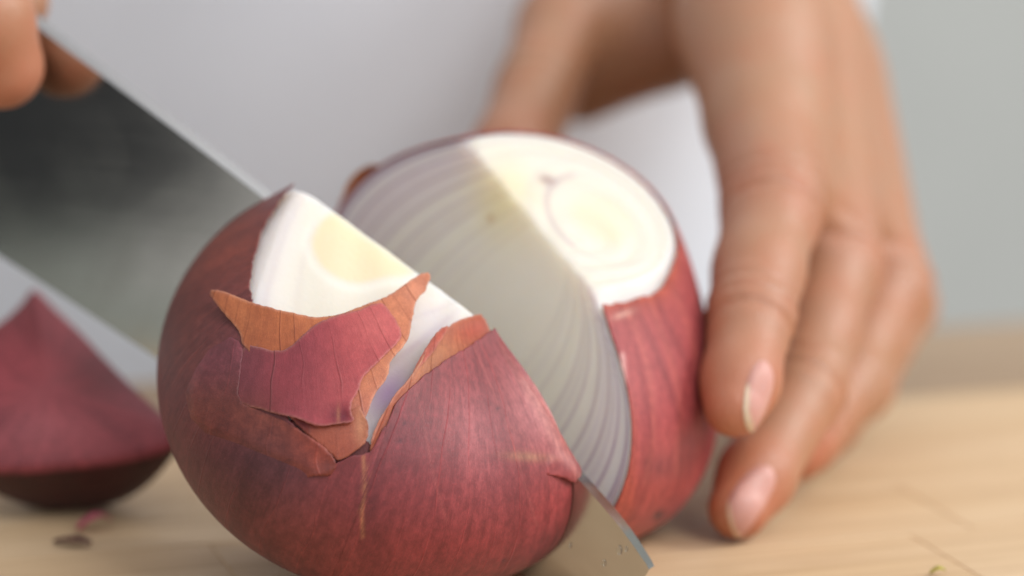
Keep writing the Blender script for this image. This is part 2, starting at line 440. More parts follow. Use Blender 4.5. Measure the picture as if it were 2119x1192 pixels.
CREAM = srgb(222, 215, 201); YEL = srgb(228, 211, 172); LILAC = srgb(216, 205, 216); PUR = srgb(142, 98, 134); PALE = srgb(226, 222, 214)
def ringlines(g, pos, w=.010):
    m = np.zeros(len(g))
    for p_, s in pos: m = np.maximum(m, s*np.exp(-((g-p_)/w)**2))
    return m
def col_front(V, g, z, zone):
    p = proj(V); C = np.tile(CREAM, (len(V), 1)); top = zone == 2
    C = paint(C, np.where(top, sm(g, .75, 1.0)*.35, 0), LILAC)
    core = [(700, 425), (660, 460), (640, 500), (655, 545), (700, 580), (745, 590), (790, 575), (840, 572), (872, 562), (800, 470)]
    w = in_poly(p, smooth_poly(core, 2)); dd = seg_dist(p, np.vstack([smooth_poly(core, 2), smooth_poly(core, 2)[:1]]))
    s = np.where(w, dd, -dd)
    C = paint(C, np.where(top, sm(s, -5, 10)*.75, 0), YEL)
    C = paint(C, np.where(top, np.exp(-((s+12)/9)**2)*.5, 0), srgb(234, 231, 220))
    C = paint(C, ringlines(g, [(.80, .07), (.93, .12)], .02)*top, PUR)
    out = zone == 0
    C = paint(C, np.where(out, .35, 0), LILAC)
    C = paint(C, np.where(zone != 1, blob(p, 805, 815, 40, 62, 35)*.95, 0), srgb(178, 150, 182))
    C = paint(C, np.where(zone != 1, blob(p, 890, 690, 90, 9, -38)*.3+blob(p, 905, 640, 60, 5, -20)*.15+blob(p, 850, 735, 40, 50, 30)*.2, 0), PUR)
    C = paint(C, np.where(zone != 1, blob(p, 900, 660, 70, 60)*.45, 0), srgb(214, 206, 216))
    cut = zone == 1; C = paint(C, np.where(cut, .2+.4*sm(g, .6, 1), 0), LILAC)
    return C
def col_back(V, g, z, zone):
    p = proj(V); C = np.tile(CREAM, (len(V), 1)); top = zone == 2; cut = zone == 1
    C = paint(C, np.where(cut, sm(g, .45, .98)*.4, 0), srgb(206, 188, 202))
    C = paint(C, ringlines(g, [(.30, .10), (.42, .2), (.52, .34), (.61, .44), (.70, .52), (.79, .6), (.88, .7), (.955, .8)], .008)*cut, PUR)
    C = paint(C, ringlines(g, [(.36, .10), (.56, .2), (.745, .25), (.835, .3)], .02)*cut, srgb(176, 150, 172))
    C = paint(C, ringlines(g, [(.985, 1.)], .012)*cut, srgb(150, 80, 110))
    C = paint(C, cut*blob(p, 1030, 420, 55, 90, -20)*.55, srgb(222, 208, 150))
    C = paint(C, cut*blob(p, 1015, 452, 8, 10)*.5, srgb(190, 150, 100))
    # top: main core beside the ridge and a second smaller bulb
    C = paint(C, top*blob(p, 1060, 385, 60, 40, 45)*.7, YEL)
    s = np.sqrt(((p[:, 0]-1245)*math.cos(R(32))+(p[:, 1]-455)*math.sin(R(32)))**2/125**2+(-(p[:, 0]-1245)*math.sin(R(32))+(p[:, 1]-455)*math.cos(R(32)))**2/78**2)
    C = paint(C, top*sm(s, .75, .35)*.8, srgb(224, 215, 188))
    C = paint(C, top*np.exp(-((s-1.0)/.05)**2)*(.12+.30*(p[:, 0] < 1190)), srgb(160, 120, 140))
    C = paint(C, top*np.exp(-((s-1.32)/.06)**2)*.10, srgb(190, 160, 178))
    C = paint(C, ringlines(g, [(.80, .10), (.90, .22), (.975, .5)], .014)*top, PUR)
    C = paint(C, top*blob(p, 1132, 372, 16, 9, 20)*.8, srgb(150, 110, 110))
    C = paint(C, np.where(zone == 0, .3, 0), LILAC)
    return C

# skin shell --------------------------------------------------------
def shell(name, h, parent, off, edge_px, default_col, colf, mat, thick=.00022, NLON=1100, NLAT=300, edge_amp=.006, seed=0, plane_off=0., rng_lon=None, start=None, lipf=None, clip_top=False):
    """skin from the root end up to an edge given as a polyline in the photograph, trimmed at the knife cut"""
    P, ok = h.hit(edge_px, off); lo, la = h.lonlat(P)
    # order by longitude; outside the span use default colatitude
    o_ = np.argsort(lo); lo = lo[o_]; la = la[o_]
    lon = np.linspace(-math.pi, math.pi, NLON+1)[:-1]
    e = np.interp(lon, lo, la)
    # blend to default outside span (largest gap)
    gaps = np.diff(np.concatenate([lo, [lo[0]+2*math.pi]])); kgap = gaps.argmax(); a = lo[kgap]; bgap = gaps[kgap]
    ang = (lon-a) % (2*math.pi); inside = ang < bgap; lb = la[(kgap+1) % len(la)]
    t = ang/bgap; edge_gap = np.where(t < .5, la[kgap]+(default_col-la[kgap])*sm(t, 0, .25), default_col+(lb-default_col)*sm(t, .75, 1.))
    e = np.where(inside, edge_gap, e)
    r = np.random.default_rng(seed); nz = r.standard_normal(NLON); nz = np.convolve(np.tile(nz, 3), np.ones(5)/5, 'same')[NLON:2*NLON]
    e = e+edge_amp*nz
    rows = 1-(1-np.linspace(0, 1, NLAT))**1.0
    la2 = math.pi-.02+(e[None, :]-(math.pi-.02))*rows[:, None]
    lo2 = np.tile(lon, (NLAT, 1)); la2f = la2.ravel(); lo2f = lo2.ravel()
    D = np.stack([np.sin(la2f)*np.cos(lo2f), np.sin(la2f)*np.sin(lo2f), np.cos(la2f)], -1)
    rr = rad(D)+off
    if lipf is not None: rr = rr+lipf(la2f-np.tile(e, NLAT), lo2f)
    V = h.world(D*rr[:, None])
    Fc = []
    for k in range(NLAT-1):
        for j in range(NLON):
            j2 = (j+1) % NLON; Fc.append((k*NLON+j, k*NLON+j2, (k+1)*NLON+j2, (k+1)*NLON+j))
    C = colf(V, proj(V), la2f-np.tile(e, NLAT)); ml = np.stack([lo2f*38, la2f*38, np.zeros(len(lo2f))], -1)
    o = mesh_obj(name, V, Fc, mat, parent, col=C, ml=ml)
    bm = bmesh.new(); bm.from_mesh(o.data)
    o0 = h.T+h.n*(h.off+plane_off*h.side)
    bmesh.ops.bisect_plane(bm, geom=bm.verts[:]+bm.edges[:]+bm.faces[:], dist=1e-6, plane_co=o0, plane_no=h.n*h.side, clear_inner=True)
    if clip_top:
        bmesh.ops.bisect_plane(bm, geom=bm.verts[:]+bm.edges[:]+bm.faces[:], dist=1e-6, plane_co=h.T+h.pn*(h.h-.0002), plane_no=h.pn, clear_outer=True)
    bm.to_mesh(o.data); bm.free(); o.data.shade_smooth(); solidify(o, thick, -1)
    return o

# ================================================================== SETTING
def bevel_box(name, c, s, mat, parent=None, bev=.0006, rot=0, smooth=False, seg=2):
    bm = bmesh.new(); bmesh.ops.create_cube(bm, size=1); bmesh.ops.scale(bm, vec=s, verts=bm.verts)
    if bev: bmesh.ops.bevel(bm, geom=bm.edges[:], offset=bev, segments=seg, affect='EDGES', profile=.5)
    me = bpy.data.meshes.new(name); bm.to_mesh(me); bm.free(); me.materials.append(mat)
    o = bpy.data.objects.new(name, me); COL.objects.link(o); o.location = c; o.rotation_euler = (0, 0, rot)
    if parent is not None: o.parent = parent; o.matrix_parent_inverse = Matrix.Translation(-Vector(parent.location))
    return o
def wall_plane(name, pts, mat, kind='structure'):
    o = mesh_obj(name, np.array(pts, float), [(0, 1, 2, 3)], mat, smooth=False); setp(o, kind=kind); return o

M_WALL = simple('grey_green_paint', (.55, .56, .53), .8, 6, .06, .05)
M_FLOOR = simple('grey_floor', (.30, .28, .25), .6, 8, .12)
wall_plane('wall', [(-2.5, 1.6, -.9), (2.5, 1.6, -.9), (2.5, 1.6, 1.6), (-2.5, 1.6, 1.6)], M_WALL)
wall_plane('floor', [(-2.5, -1.5, -.9), (2.5, -1.5, -.9), (2.5, 1.6, -.9), (-2.5, 1.6, -.9)], M_FLOOR)
# table under the board
rotb = R(18.0); ca, sa = math.cos(rotb), math.sin(rotb)
def rb(x, y): return x*ca-y*sa, x*sa+y*ca
M_STONE = simple('grey_green_stone', (.42, .44, .39), .45, 300, .15)
table = empty('table', (0.05, -0.06, -.9), 'table with a grey green stone top under the cutting board', 'table')
tx, ty = rb(.07, -.06); bevel_box('tabletop', (tx, ty, -.0440), (1.0, .42, .03), M_STONE, table, .003, rotb)
for sx in (-.40, .54):
    for sy in (-.24, .12): lx, ly = rb(sx, sy); bevel_box('leg', (lx, ly, -.4795), (.05, .05, .838), M_WOOD2, table, .003, rotb)
# cutting board of staves, turned a little against the picture
board = empty('cutting_board', (0.05, -.02, -.0285), 'pale wooden cutting board of glued staves under the onion and hands', 'cutting board')
BX0, BX1, BY0, BY1 = -.20, .40, -.232, .157; SW = .0353
y = BY0; row = 0
while y < BY1-1e-4:
    h_ = min(SW, BY1-y); x = BX0; mt = M_WOOD if y < .055 else M_WOOD2  # far rows darker: the shade band behind the hand is in their colour
    while x < BX1-1e-4:
        L = min(rng.uniform(.09, .24), BX1-x)
        if BX1-(x+L) < .05: L = BX1-x
        gap = .00014; cx, cy = rb(x+L/2, y+h_/2)
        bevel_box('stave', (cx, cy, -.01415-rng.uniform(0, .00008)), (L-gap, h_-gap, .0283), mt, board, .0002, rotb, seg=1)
        x += L
    y += h_; row += 1
gx, gy = rb((BX0+BX1)/2, (BY0+BY1)/2)
bevel_box('glue_joint', (gx, gy, -.01445), (BX1-BX0-.004, BY1-BY0-.004, .0281), M_GLUE, board, 0, rotb)
# unseen dark box, added for the blade to mirror
dark_box = empty('added_dark_box', (-1.1, -.055, -.9), 'unseen black box added off to the left for the dark reflection in the blade', 'added_dark_box')
M_BLK = simple('box_black', (.010, .010, .011), .3)
bevel_box('body', (-1.10, -.085, .1025), (.5, .67, .395), M_BLK, dark_box, .006)
bevel_box('added_grey_base', (-1.10, -.055, -.4985), (.5, .61, .803), M_STONE, dark_box, .004)
# ================================================================== FRONT HALF
fo = empty('onion_half', (0, 0, 0), 'front half of the red onion with torn papery skin, nearest the camera', 'onion')
bo = empty('onion_half', tuple(T2*np.array([1, 1, 0])), 'red onion half behind the knife with its white cut face showing, held by fingertips', 'onion')
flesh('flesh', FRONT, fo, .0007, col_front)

PINK = srgb(146, 62, 65); DPUR = srgb(118, 56, 60); BRN = srgb(118, 60, 54); LBRN = srgb(120, 66, 56); RED = srgb(160, 62, 62)
ORG = srgb(200, 122, 76); ORG2 = srgb(190, 104, 72); LPINK = srgb(206, 140, 140)
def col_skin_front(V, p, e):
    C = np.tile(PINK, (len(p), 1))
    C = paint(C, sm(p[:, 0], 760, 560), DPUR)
    C = paint(C, sm(p[:, 0], 520, 380)*sm(p[:, 1], 900, 700), BRN)  # brown skin, its colour kept low to carry the shade on the left
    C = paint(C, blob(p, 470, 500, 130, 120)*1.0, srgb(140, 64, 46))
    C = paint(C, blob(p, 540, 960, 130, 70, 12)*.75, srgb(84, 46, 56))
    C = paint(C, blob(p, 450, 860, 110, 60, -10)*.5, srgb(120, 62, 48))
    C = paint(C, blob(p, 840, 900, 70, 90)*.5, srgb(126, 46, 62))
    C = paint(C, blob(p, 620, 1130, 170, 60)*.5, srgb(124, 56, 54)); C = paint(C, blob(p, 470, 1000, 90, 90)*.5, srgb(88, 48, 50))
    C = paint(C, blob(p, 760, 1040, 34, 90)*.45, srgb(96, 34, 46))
    C = paint(C, blob(p, 1110, 840, 50, 110, -22)*.6, LPINK)  # pale pink skin with part of the side sheen put into the colour
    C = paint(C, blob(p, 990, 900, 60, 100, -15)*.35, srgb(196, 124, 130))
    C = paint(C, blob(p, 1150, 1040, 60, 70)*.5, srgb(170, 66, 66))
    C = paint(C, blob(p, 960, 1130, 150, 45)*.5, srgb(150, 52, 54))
    C = paint(C, blob(p, 1090, 945, 45, 9, 4)*.45, srgb(196, 168, 120))
    C = paint(C, np.exp(-(seg_dist(p, [(752, 945), (755, 1010), (749, 1060), (751, 1112)])/3.2)**2)*.75, srgb(190, 140, 96))
    C = paint(C, np.exp(-(seg_dist(p, [(1105, 790), (1150, 880), (1185, 945)])/14)**2)*.5, srgb(214, 150, 140))
    for vx in ([(862, 812), (874, 860), (885, 920), (897, 980), (909, 1030), (925, 1080)], [(980, 716), (1008, 780), (1034, 845), (1056, 900), (1072, 950), (1085, 1000), (1112, 1090)], [(1058, 885), (1085, 900), (1108, 930), (1125, 965)]):
        C = paint(C, np.exp(-(seg_dist(p, smooth_line(vx, 2))/1.7)**2)*.22, srgb(215, 130, 120))
    for (sx, sy, r_) in [(838, 876, 5), (828, 912, 5), (1030, 845, 4), (1042, 1160, 4)]: C = paint(C, blob(p, sx, sy, r_, r_)*.8, srgb(70, 26, 44))
    return C
EDGE_F = jag([(618, 372), (580, 418), (546, 475), (526, 540), (519, 600), (524, 640), (530, 700), (560, 800), (600, 862), (645, 915), (692, 958), (740, 940), (768, 934), (790, 908), (799, 872), (812, 842), (852, 800), (905, 757), (975, 713), (1020, 680)], 8, 1.5, False, 2)
def lip_f(e, lo): return .00045*np.exp(-np.abs(e)*38/2.5)
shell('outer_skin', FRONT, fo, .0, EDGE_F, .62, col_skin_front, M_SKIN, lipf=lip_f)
# orange under-skin on the right of the crack (a patch that runs below the pink skin)
def c_dry(base, *extra):
    def f(p):
        C = np.tile(base, (len(p), 1))
        for m, c in extra: C = paint(C, m(p), c)
        return C
    return f
under = [(1000, 651), (975, 655), (940, 668), (928, 678), (905, 700), (880, 728), (858, 768), (838, 795), (818, 815), (800, 846), (778, 880), (764, 925), (768, 940), (800, 950), (830, 870), (900, 830), (980, 780), (1040, 740), (1020, 690)]
patch('dry_skin', FRONT, under, .0, c_dry(ORG2, (lambda p: blob(p, 900, 740, 70, 30, -40), srgb(206, 140, 96)), (lambda p: blob(p, 985, 680, 45, 22, -20), srgb(196, 92, 66))), M_DRY, fo,
      lift=lambda p: -.0003+.0007*np.exp(-seg_dist(p, under[:12])/10), seed=4)
strip = [(930, 674), (905, 684), (880, 722), (858, 760), (852, 778), (870, 760), (892, 735), (915, 702)]
patch('skin_strip', FRONT, strip, .0002, c_dry(srgb(198, 96, 74)), M_DRY, fo, lift=lambda p: .0006*blob(p, 905, 700, 30, 30), seed=5)
# left group: brown veil, orange flap, red flap, lower sheets
veil = [(372, 812), (395, 760), (425, 715), (462, 692), (505, 712), (500, 760), (492, 830), (530, 848), (580, 868), (612, 884), (640, 905), (668, 922), (690, 946), (697, 966), (684, 986), (655, 984), (628, 990), (560, 960), (480, 925), (420, 905), (385, 870)]
veil_o = [(628, 990), (560, 960), (480, 925), (420, 905), (385, 870), (372, 812), (395, 760), (425, 715), (462, 692)]
patch('thin_brown_skin', FRONT, veil, -.0001,
      c_dry(srgb(124, 62, 50), (lambda p: sm(p[:, 1], 850, 740), srgb(128, 62, 72)), (lambda p: blob(p, 650, 930, 60, 45, 40), srgb(158, 76, 58)), (lambda p: blob(p, 520, 935, 90, 40)*.6, srgb(98, 56, 58))),
      M_SKIN, fo, lift=lambda p: .0004*sm(seg_dist(p, veil_o), 0, 30)+.0005*sm(p[:, 0], 520, 660)*np.exp(-seg_dist(p, [(492, 830), (530, 848), (580, 868), (640, 905), (690, 946), (697, 966), (655, 984)])/14), seed=6, pole=(620, 200, 36), edgec=.0)
lower = [(575, 838), (620, 850), (690, 856), (728, 850), (745, 838), (752, 862), (762, 880), (760, 914), (735, 935), (700, 955), (690, 945), (664, 922), (636, 900)]
patch('dry_skin', FRONT, lower, .0003, c_dry(srgb(176, 92, 68), (lambda p: blob(p, 625, 880, 26, 20), srgb(120, 24, 30)), (lambda p: blob(p, 748, 880, 14, 40), srgb(214, 150, 112))), M_DRY, fo,
      lift=lambda p: .0004*np.exp(-seg_dist(p, [(752, 862), (762, 880), (760, 914), (700, 955)])/10), seed=7, pole=(620, 200, 36), edgec=.12)
oflap = [(447, 621), (470, 618), (512, 631), (560, 646), (610, 657), (650, 661), (700, 655), (745, 636), (800, 617), (842, 588), (878, 564), (889, 580), (880, 594), (879, 606), (862, 618), (853, 650), (848, 690), (838, 715), (806, 750), (803, 782), (775, 815), (758, 862), (742, 885), (722, 870), (700, 830), (640, 780), (560, 760), (505, 722), (498, 690), (486, 675), (462, 648)]
curl = lambda p: .0009*np.exp(-seg_dist(p, [(447, 621), (512, 631), (610, 657)])/30)+.0016*blob(p, 452, 628, 45, 40)+.0008*np.exp(-seg_dist(p, [(842, 588), (878, 564), (889, 580)])/26)
under2 = [(590, 862), (640, 868), (700, 872), (735, 880), (752, 905), (775, 925), (800, 935), (790, 968), (745, 965), (700, 975), (660, 945), (615, 905)]
patch('inner_dry_skin', FRONT, under2, -.00045, c_dry(srgb(112, 36, 36), (lambda p: blob(p, 650, 885, 12, 26)*.6, srgb(190, 110, 100))), M_SKIN, fo, seed=21, edgec=0)
patch('dry_skin', FRONT, oflap, .0003, c_dry(ORG, (lambda p: sm(p[:, 1], 640, 740)*.5, srgb(178, 92, 54)), (lambda p: sm(p[:, 0], 690, 800)*.8, srgb(216, 142, 104)), (lambda p: sm(p[:, 1], 760, 860), srgb(204, 124, 96))), M_DRY, fo, lift=curl, seed=8, step=4.5, pole=(600, 330, 30))
rflap = [(505, 712), (540, 722), (575, 732), (602, 722), (628, 698), (655, 674), (690, 658), (740, 645), (785, 628), (800, 640), (816, 664), (831, 690), (824, 712), (795, 738), (762, 772), (746, 790), (742, 812), (728, 832), (724, 855), (734, 877), (700, 880), (668, 886), (640, 880), (615, 868), (585, 862), (545, 850), (500, 836), (482, 822), (492, 770)]
patch('thin_red_skin', FRONT, rflap, .0005,
      c_dry(srgb(150, 60, 70), (lambda p: sm(p[:, 0], 600, 760)*.8, srgb(186, 78, 80)), (lambda p: blob(p, 780, 670, 60, 50), srgb(202, 100, 98)), (lambda p: sm(p[:, 0], 600, 500)*.85, srgb(128, 62, 72)), (lambda p: sm(p[:, 0], 640, 500)*sm(p[:, 1], 780, 850)*.7, srgb(124, 60, 54)), (lambda p: blob(p, 705, 865, 24, 22)*.9, srgb(110, 24, 48)), (lambda p: blob(p, 700, 862, 3.5, 20, 0)*.6, srgb(196, 130, 96))),
      M_FLAP, fo, lift=lambda p: curl(p)*.8+.0007*np.exp(-seg_dist(p, [(585, 862), (615, 868), (668, 886), (734, 877), (724, 855)])/14)-.0003*sm(p[:, 0], 560, 490), seed=9, step=4.5, pole=(600, 330, 30), edgec=.22)
edgeflap = [(1022, 690), (1052, 728), (1085, 785), (1120, 835), (1160, 900), (1190, 958), (1196, 975), (1188, 1000), (1176, 998), (1150, 984), (1120, 982), (1110, 940), (1080, 870), (1045, 790), (1015, 740), (1000, 705)]

def c_edge(p):
    C = col_skin_front(None, p, None); C = paint(C, sm(seg_dist(p, edgeflap[:7]), 26, 8)*.45, srgb(150, 74, 66))
    return paint(C, np.exp(-(seg_dist(p, [(1085, 790), (1125, 870), (1160, 940), (1188, 985)])/9)**2)*.4, srgb(214, 158, 150))
patch('skin_flap', FRONT, edgeflap, 0, c_edge, M_SKIN, fo,
      lift=lambda p: -.0003+.0006*sm(seg_dist(p, edgeflap[9:]), 4, 40)+.0011*blob(p, 1170, 980, 34, 30), seed=11, edgec=.0)
# ================================================================== BACK HALF
flesh('flesh', BACK, bo, .0006, col_back)
def col_skin_back(V, p, e):
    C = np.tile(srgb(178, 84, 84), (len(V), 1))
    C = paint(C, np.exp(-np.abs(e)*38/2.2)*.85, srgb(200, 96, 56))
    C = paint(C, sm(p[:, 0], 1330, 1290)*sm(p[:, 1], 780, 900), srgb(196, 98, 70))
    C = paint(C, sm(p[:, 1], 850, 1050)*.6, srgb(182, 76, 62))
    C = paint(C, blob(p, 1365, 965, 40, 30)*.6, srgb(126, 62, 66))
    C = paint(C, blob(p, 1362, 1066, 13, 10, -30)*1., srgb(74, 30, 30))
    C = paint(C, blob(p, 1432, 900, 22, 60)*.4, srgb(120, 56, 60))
    for vx in ([(1345, 625), (1395, 760), (1410, 860), (1400, 980)], [(1300, 640), (1345, 760), (1355, 900), (1335, 1000)], [(1395, 600), (1440, 720), (1450, 830)]):
        C = paint(C, np.exp(-(seg_dist(p, smooth_line(vx, 2))/5)**2)*.4, srgb(205, 115, 100))
    C = paint(C, np.exp(-(seg_dist(p, [(1288, 735), (1292, 790)])/5)**2)*.8, srgb(235, 200, 190))
    C = paint(C, blob(p, 1290, 650, 22, 6, -20)*.8, srgb(240, 205, 180))
    return C
EDGE_B = jag([(1262, 632), (1290, 628), (1345, 612), (1372, 590), (1386, 565), (1393, 535), (1396, 508)], 8, 2.5, False, 5)
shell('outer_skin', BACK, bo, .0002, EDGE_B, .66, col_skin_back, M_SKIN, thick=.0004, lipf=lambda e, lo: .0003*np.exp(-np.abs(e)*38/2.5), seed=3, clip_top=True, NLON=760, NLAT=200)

# dry flake standing out from the far left rim of the back half
bb = np.linspace(0, 2*math.pi, 721)[:-1]; dcv = np.cos(bb)[:, None]*(R2@U)+np.sin(bb)[:, None]*(R2@Z); oc = T2+BACK.n*BACK.off
rcv = np.full(720, R0*.8)
for _ in range(10):
    Lc = (oc+dcv*rcv[:, None]-T2)@BACK.F; lc = np.linalg.norm(Lc, axis=1); rcv = rcv*rad(Lc/lc[:, None])/lc
cv = oc+dcv*rcv[:, None]; pcv = proj(cv); sel = np.where((pcv[:, 0] < 790) & (pcv[:, 1] > 345) & (pcv[:, 1] < 425))[0]
if len(sel) > 4:
    sel = sel[np.argsort(pcv[sel, 1])]; K = len(sel); Vf = []
    for q, i in enumerate(sel):
        t_ = q/(K-1); wv = .0016*math.sin(math.pi*min(1, t_*1.15+.02))**.6 if t_ < .86 else .0002
        for m_ in range(5):
            f_ = m_/4; Vf.append(cv[i]+dcv[i]*(.0003+wv*f_)-BACK.n*(.0008+.005*f_*(1-f_)-.001*f_))
    Ff = [(q*5+m_, q*5+m_+1, (q+1)*5+m_+1, (q+1)*5+m_) for q in range(K-1) for m_ in range(4)]
    of = mesh_obj('skin_flake', Vf, Ff, M_DRY, bo, col=np.tile(srgb(196, 134, 76), (len(Vf), 1)), ml=np.array(Vf)*1000); solidify(of, .0002, 0)
# ================================================================== KNIFE (its blade stands in the plane of the cut)
knife = empty('chef_knife', tuple((CEN+NN*OFF)*np.array([1, 1, 0])), 'steel chef knife slicing down between the two onion halves', 'knife')
O_ = CEN+NN*OFF
def on_blade(x, y):
    d = rays((x, y))[0]; t = ((O_-CAM)@NN)/(d@NN); P = CAM+d*t-O_; return P@U, (P+O_)[2]
sp_px = [(-140, -112), (0, -8), (100, 75), (240, 178), (380, 283), (530, 398), (760, 578), (980, 775), (1100, 890), (1195, 989), (1240, 1040), (1278, 1085), (1310, 1128), (1332, 1160), (1341, 1172)]
spine = [on_blade(*p) for p in sp_px]
tip = on_blade(1343, 1178)
e1, e2 = on_blade(330, 745), on_blade(0, 528)
tang = ((e2[0]-e1[0]), (e2[1]-e1[1]))
heel_s = spine[0][0]+.012
edge = [(tip[0]-.0012, tip[1]-.0022), (tip[0]-.0035, tip[1]-.0042), (tip[0]-.0075, .0008), (tip[0]-.013, .0002), (tip[0]-.020, .0002), (tip[0]-.028, .0020), (tip[0]-.042, .0068), (tip[0]-.070, .0172),
        e1, e2, (e2[0]+tang[0]*.45, e2[1]+tang[1]*.40)]
def resample(P, n):
    P = np.array(P); s = np.concatenate([[0], np.cumsum(np.linalg.norm(np.diff(P, axis=0), axis=1))]); t = np.linspace(0, s[-1], n)
    return np.stack([np.interp(t, s, P[:, 0]), np.interp(t, s, P[:, 1])], -1)
SPn = resample(smooth_line(spine+[tip]), 160); EDn = resample(smooth_line([tip]+edge), 160)[::-1]
V = []; Fc = []
rowsN = 24
for i in range(160):
    t = i/159; th = .0042+(.0027-.0042)*t
    if i > 150: th *= 1-.25*((i-150)/9)**2
    for side in (0, 1):
        for k in range(rowsN+1):
            f = k/rowsN; s_, z_ = SPn[i]*(1-f)+EDn[i]*f
            w = th*(1-f**1.5)+.00015
            depth = 0 if side == 0 else -w
            if k == 0: pass
            P = np.array([O_[0], O_[1], 0])+U*s_+NN*depth; P[2] = z_; V.append(P)
st = 2*(rowsN+1)
for i in range(159):
    for k in range(rowsN):
        a = i*st+k; b = a+st; Fc.append((a, b, b+1, a+1))
        a2 = a+rowsN+1; b2 = b+rowsN+1; Fc.append((a2, a2+1, b2+1, b2))
    Fc.append((i*st, i*st+rowsN+1, (i+1)*st+rowsN+1, (i+1)*st))
    Fc.append((i*st+rowsN, (i+1)*st+rowsN, (i+1)*st+2*rowsN+1, i*st+2*rowsN+1))
for i in (0, 159):
    Fc.append(tuple(i*st+k for k in range(rowsN+1))+tuple(i*st+rowsN+1+k for k in range(rowsN, -1, -1)))
bl = mesh_obj('blade', V, Fc, M_STEEL, knife, sharp=30)
bm = bmesh.new(); bm.from_mesh(bl.data); bmesh.ops.recalc_face_normals(bm, faces=bm.faces); bm.to_mesh(bl.data); bm.free()
bv = bl.modifiers.new('bevel', 'BEVEL'); bv.width = .00025; bv.segments = 2; bv.limit_method = 'ANGLE'; bv.angle_limit = R(50)
for dx_, dy_, dr_ in ((1282, 1138, .0007), (1296, 1136, .0004), (1250, 1165, .0005), (1180, 1128, .0004)):
    a_, b_ = on_blade(dx_, dy_); bm = bmesh.new(); bmesh.ops.create_icosphere(bm, subdivisions=2, radius=1); me = bpy.data.meshes.new('juice_drop'); bm.to_mesh(me); bm.free(); me.shade_smooth(); me.materials.append(M_JUICE)
    o = bpy.data.objects.new('juice_drop', me); COL.objects.link(o); o.parent = knife; Pd = np.array([O_[0], O_[1], 0])+U*a_+NN*.0001; Pd[2] = b_
    o.location = Vector(Pd)-knife.location; o.rotation_euler = (0, 0, math.atan2(NN[1], NN[0])); o.scale = (dr_*.35, dr_*.7, dr_*1.3)
# handle
hdir = np.array([spine[0][0]-spine[2][0], spine[0][1]-spine[2][1]]); hdir /= np.linalg.norm(hdir)
hs = (SPn[0]+EDn[0])/2
def bp3(s_, z_, dn=0): P = np.array([O_[0], O_[1], 0])+U*s_+NN*dn; P[2] = z_; return P
def tube(name, path, radii, mat, parent, flat=1., up=None, nseg=20):
    path = np.array(path); V = []; Fc = []; m_ = len(path)
    for i in range(m_):
        t = path[min(i+1, m_-1)]-path[max(i-1, 0)]; t /= np.linalg.norm(t)
        a = np.cross(t, up if up is not None else np.array([0, 0, 1.])); a /= np.linalg.norm(a); b = np.cross(a, t)
        ra, rb = (radii[i], radii[i]*flat) if np.isscalar(radii[i]) else radii[i]
        for j in range(nseg):
            q = 2*math.pi*j/nseg; V.append(path[i]+a*math.cos(q)*ra+b*math.sin(q)*rb)
    for i in range(m_-1):
        for j in range(nseg):
            j2 = (j+1) % nseg; Fc.append((i*nseg+j, i*nseg+j2, (i+1)*nseg+j2, (i+1)*nseg+j))
    Fc.append(tuple(range(nseg))[::-1]); Fc.append(tuple((m_-1)*nseg+j for j in range(nseg)))
    return mesh_obj(name, V, Fc, mat, parent)
hz = SPn[0]+np.array([-.004, -.016]); hp = [bp3(hz[0]+hdir[0]*q, hz[1]+hdir[1]*q*.8, -.002) for q in (-.004, .0, .02, .05, .08, .11, .122, .126)]
tube('bolster', hp[:2]+[hp[1]+(hp[2]-hp[1])*.3], [(.0035, .012), (.007, .013), (.0085, .0135)], M_STEEL, knife, up=NN)
tube('handle', [hp[1]+(hp[2]-hp[1])*.3]+hp[2:], [(.0086, .0135), (.0095, .0130), (.0105, .0125), (.0105, .013), (.0105, .0145), (.009, .013), (.004, .006)], simple('black_handle', (.02, .02, .02), .35), knife, up=NN)

